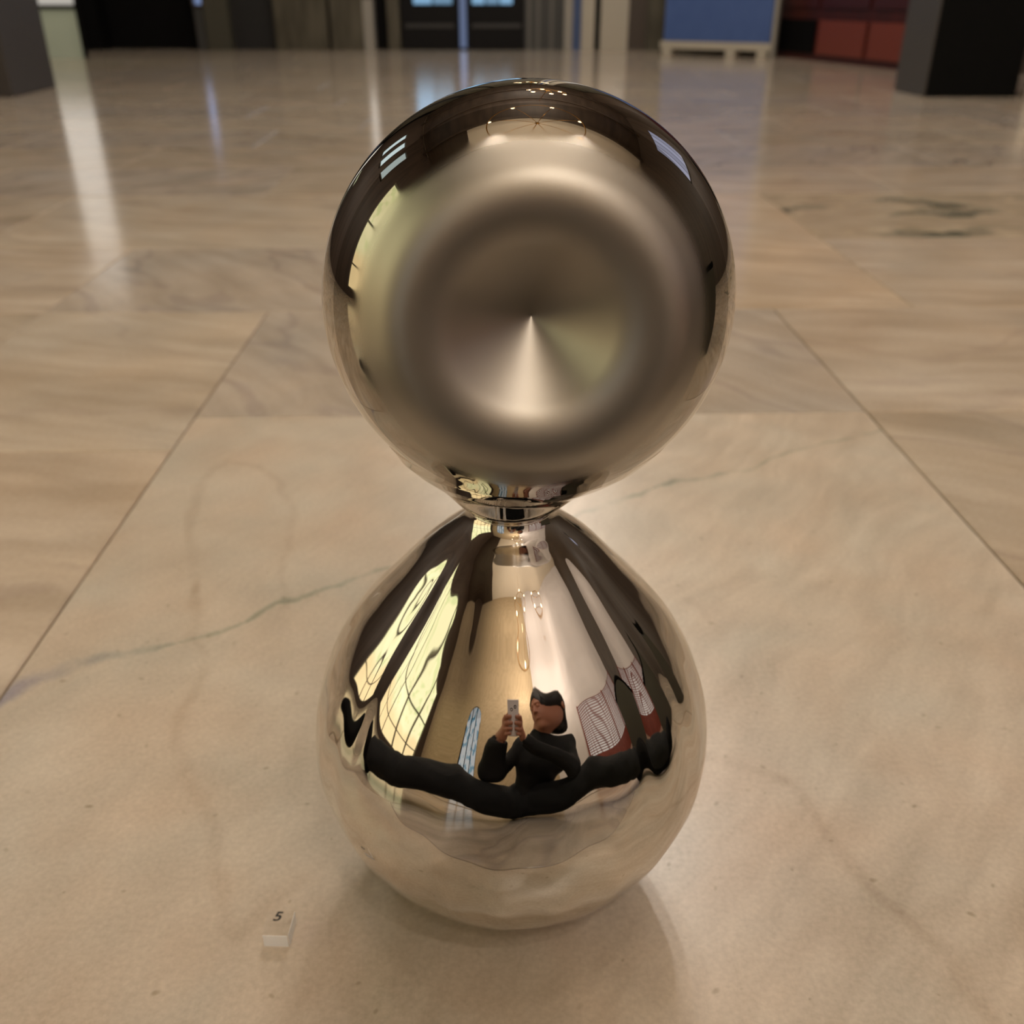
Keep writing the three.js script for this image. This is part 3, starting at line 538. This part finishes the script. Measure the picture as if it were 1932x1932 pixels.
    d = smin(d, ell(m, y, z, 0.077, -0.008, -0.01, 0.01, 0.031, 0.019), 0.008);
    return smin(d, capsule(X, Y, Z, neck, head.clone().addScaledVector(up, -0.05).addScaledVector(fwd, -0.02), 0.05, 0.048), 0.03);
  };
  const headGeo = blob(head.clone().addScaledVector(up, -0.03), 0.17, 100, headSdf);
  const hand = (s, cx, wr) => {
    const q = (x, dn, b) => at(cx + s * x, dn, b), L = [];
    const pal = q(0.055, 0.105, 0.028);
    L.push([wr, pal, 0.024, 0.022], [pal, q(0.056, 0.075, 0.024), 0.018, 0.014], [pal, q(0.056, 0.118, 0.024), 0.018, 0.013]);
    [[0.062, 0.0085, 0.018], [0.083, 0.0088, 0.012], [0.104, 0.0085, 0.014], [0.123, 0.0075, 0.024]].forEach(([dn, r, tip]) => {
      L.push([q(0.057, dn + 0.004, 0.026), q(0.05, dn, 0.002), r + 0.0006, r], [q(0.05, dn, 0.002), q(0.036, dn - 0.002, -0.0035), r, r - 0.0006], [q(0.036, dn - 0.002, -0.0035), q(tip, dn - 0.003, -0.0028), r - 0.0006, r - 0.0014]);
    });
    L.push([q(0.056, 0.098, 0.034), q(0.05, 0.07, 0.036), 0.014, 0.0105], [q(0.05, 0.07, 0.036), q(0.036, 0.05, 0.028), 0.0105, 0.0095], [q(0.036, 0.05, 0.028), q(0.024, 0.036, 0.0245), 0.0095, 0.0078]);
    return blob(q(0.045, 0.095, 0.02), 0.09, 64, bones(L, 0.004));
  };
  const strip = (g) => { const n = new THREE.BufferGeometry(); n.setAttribute('position', g.attributes.position); n.setAttribute('normal', g.attributes.normal); n.setIndex(g.index); return n; };
  part('body', mergeGeometries([core, headGeo, hand(-1, 0.012, wrL), hand(1, 0.012, wrR)].map(strip)), skin, t);
  const fold = (f, k) => (x, y, z) => f(x, y, z) + k * fbm(x * 13, y * 13, z * 13, 2);
  part('black_top', blob(V(0.13, 0.36, 0.22), 0.6, 92, fold((x, y, z) => Math.max(bones([...trunk, ...arms], 0.05, 0.008)(x, y, z), -(Math.hypot(x - wrL.x, y - wrL.y, z - wrL.z) - 0.035), -(Math.hypot(x - wrR.x, y - wrR.y, z - wrR.z) - 0.035)), 0.012)), cloth, t);
  part('trousers', blob(V(0.04, 0.2, 0.1), 0.76, 104, fold((x, y, z) => Math.max(bones(legs, 0.04, 0.022)(x, y, z), 0.012 - y), 0.016)), denim, t);
  const shoe = (a, s) => {
    const heel = V(a.x - s * 0.0, 0.05, a.z + 0.01), toe = V(a.x + s * 0.05, 0.15, a.z - 0.16), ball = V(a.x + s * 0.03, 0.075, a.z - 0.1);
    return blob(V(a.x + s * 0.02, 0.1, a.z - 0.07), 0.2, 48, (x, y, z) => Math.max(bones([[heel, ball, 0.044, 0.046], [ball, V(a.x + s * 0.04, 0.1, a.z - 0.15), 0.046, 0.036], [a, heel, 0.05, 0.044]], 0.03)(x, y, z), 0.006 - y));
  };
  part('shoe', shoe(ankL, -1), nearBlack, t); part('shoe', shoe(ankR, 1), nearBlack, t);
  const hairSdf = (X, Y, Z) => {
    const [x, y, z] = local(X, Y, Z);
    let d = ell(x, y, z, 0, 0.035, -0.022, 0.085, 0.1, 0.1);
    d = smin(d, capsule(x, y, z, V(0, 0.02, -0.07), V(0, -0.1, -0.085), 0.06, 0.045), 0.04);
    d = Math.max(d, -ell(x, y, z, 0, -0.02, 0.085, 0.064, 0.085, 0.07));
    return d + 0.004 * noise.noise(x * 90, y * 20, z * 90);
  };
  part('hair', blob(head, 0.17, 72, hairSdf), std({ color: 0x17100c, roughness: 0.5 }), t);
}
shade(scene);
scene.traverse((o) => { if (o.isLight && o.shadow && !o.isRectAreaLight) o.castShadow = true; });
renderer.render(scene, camera);
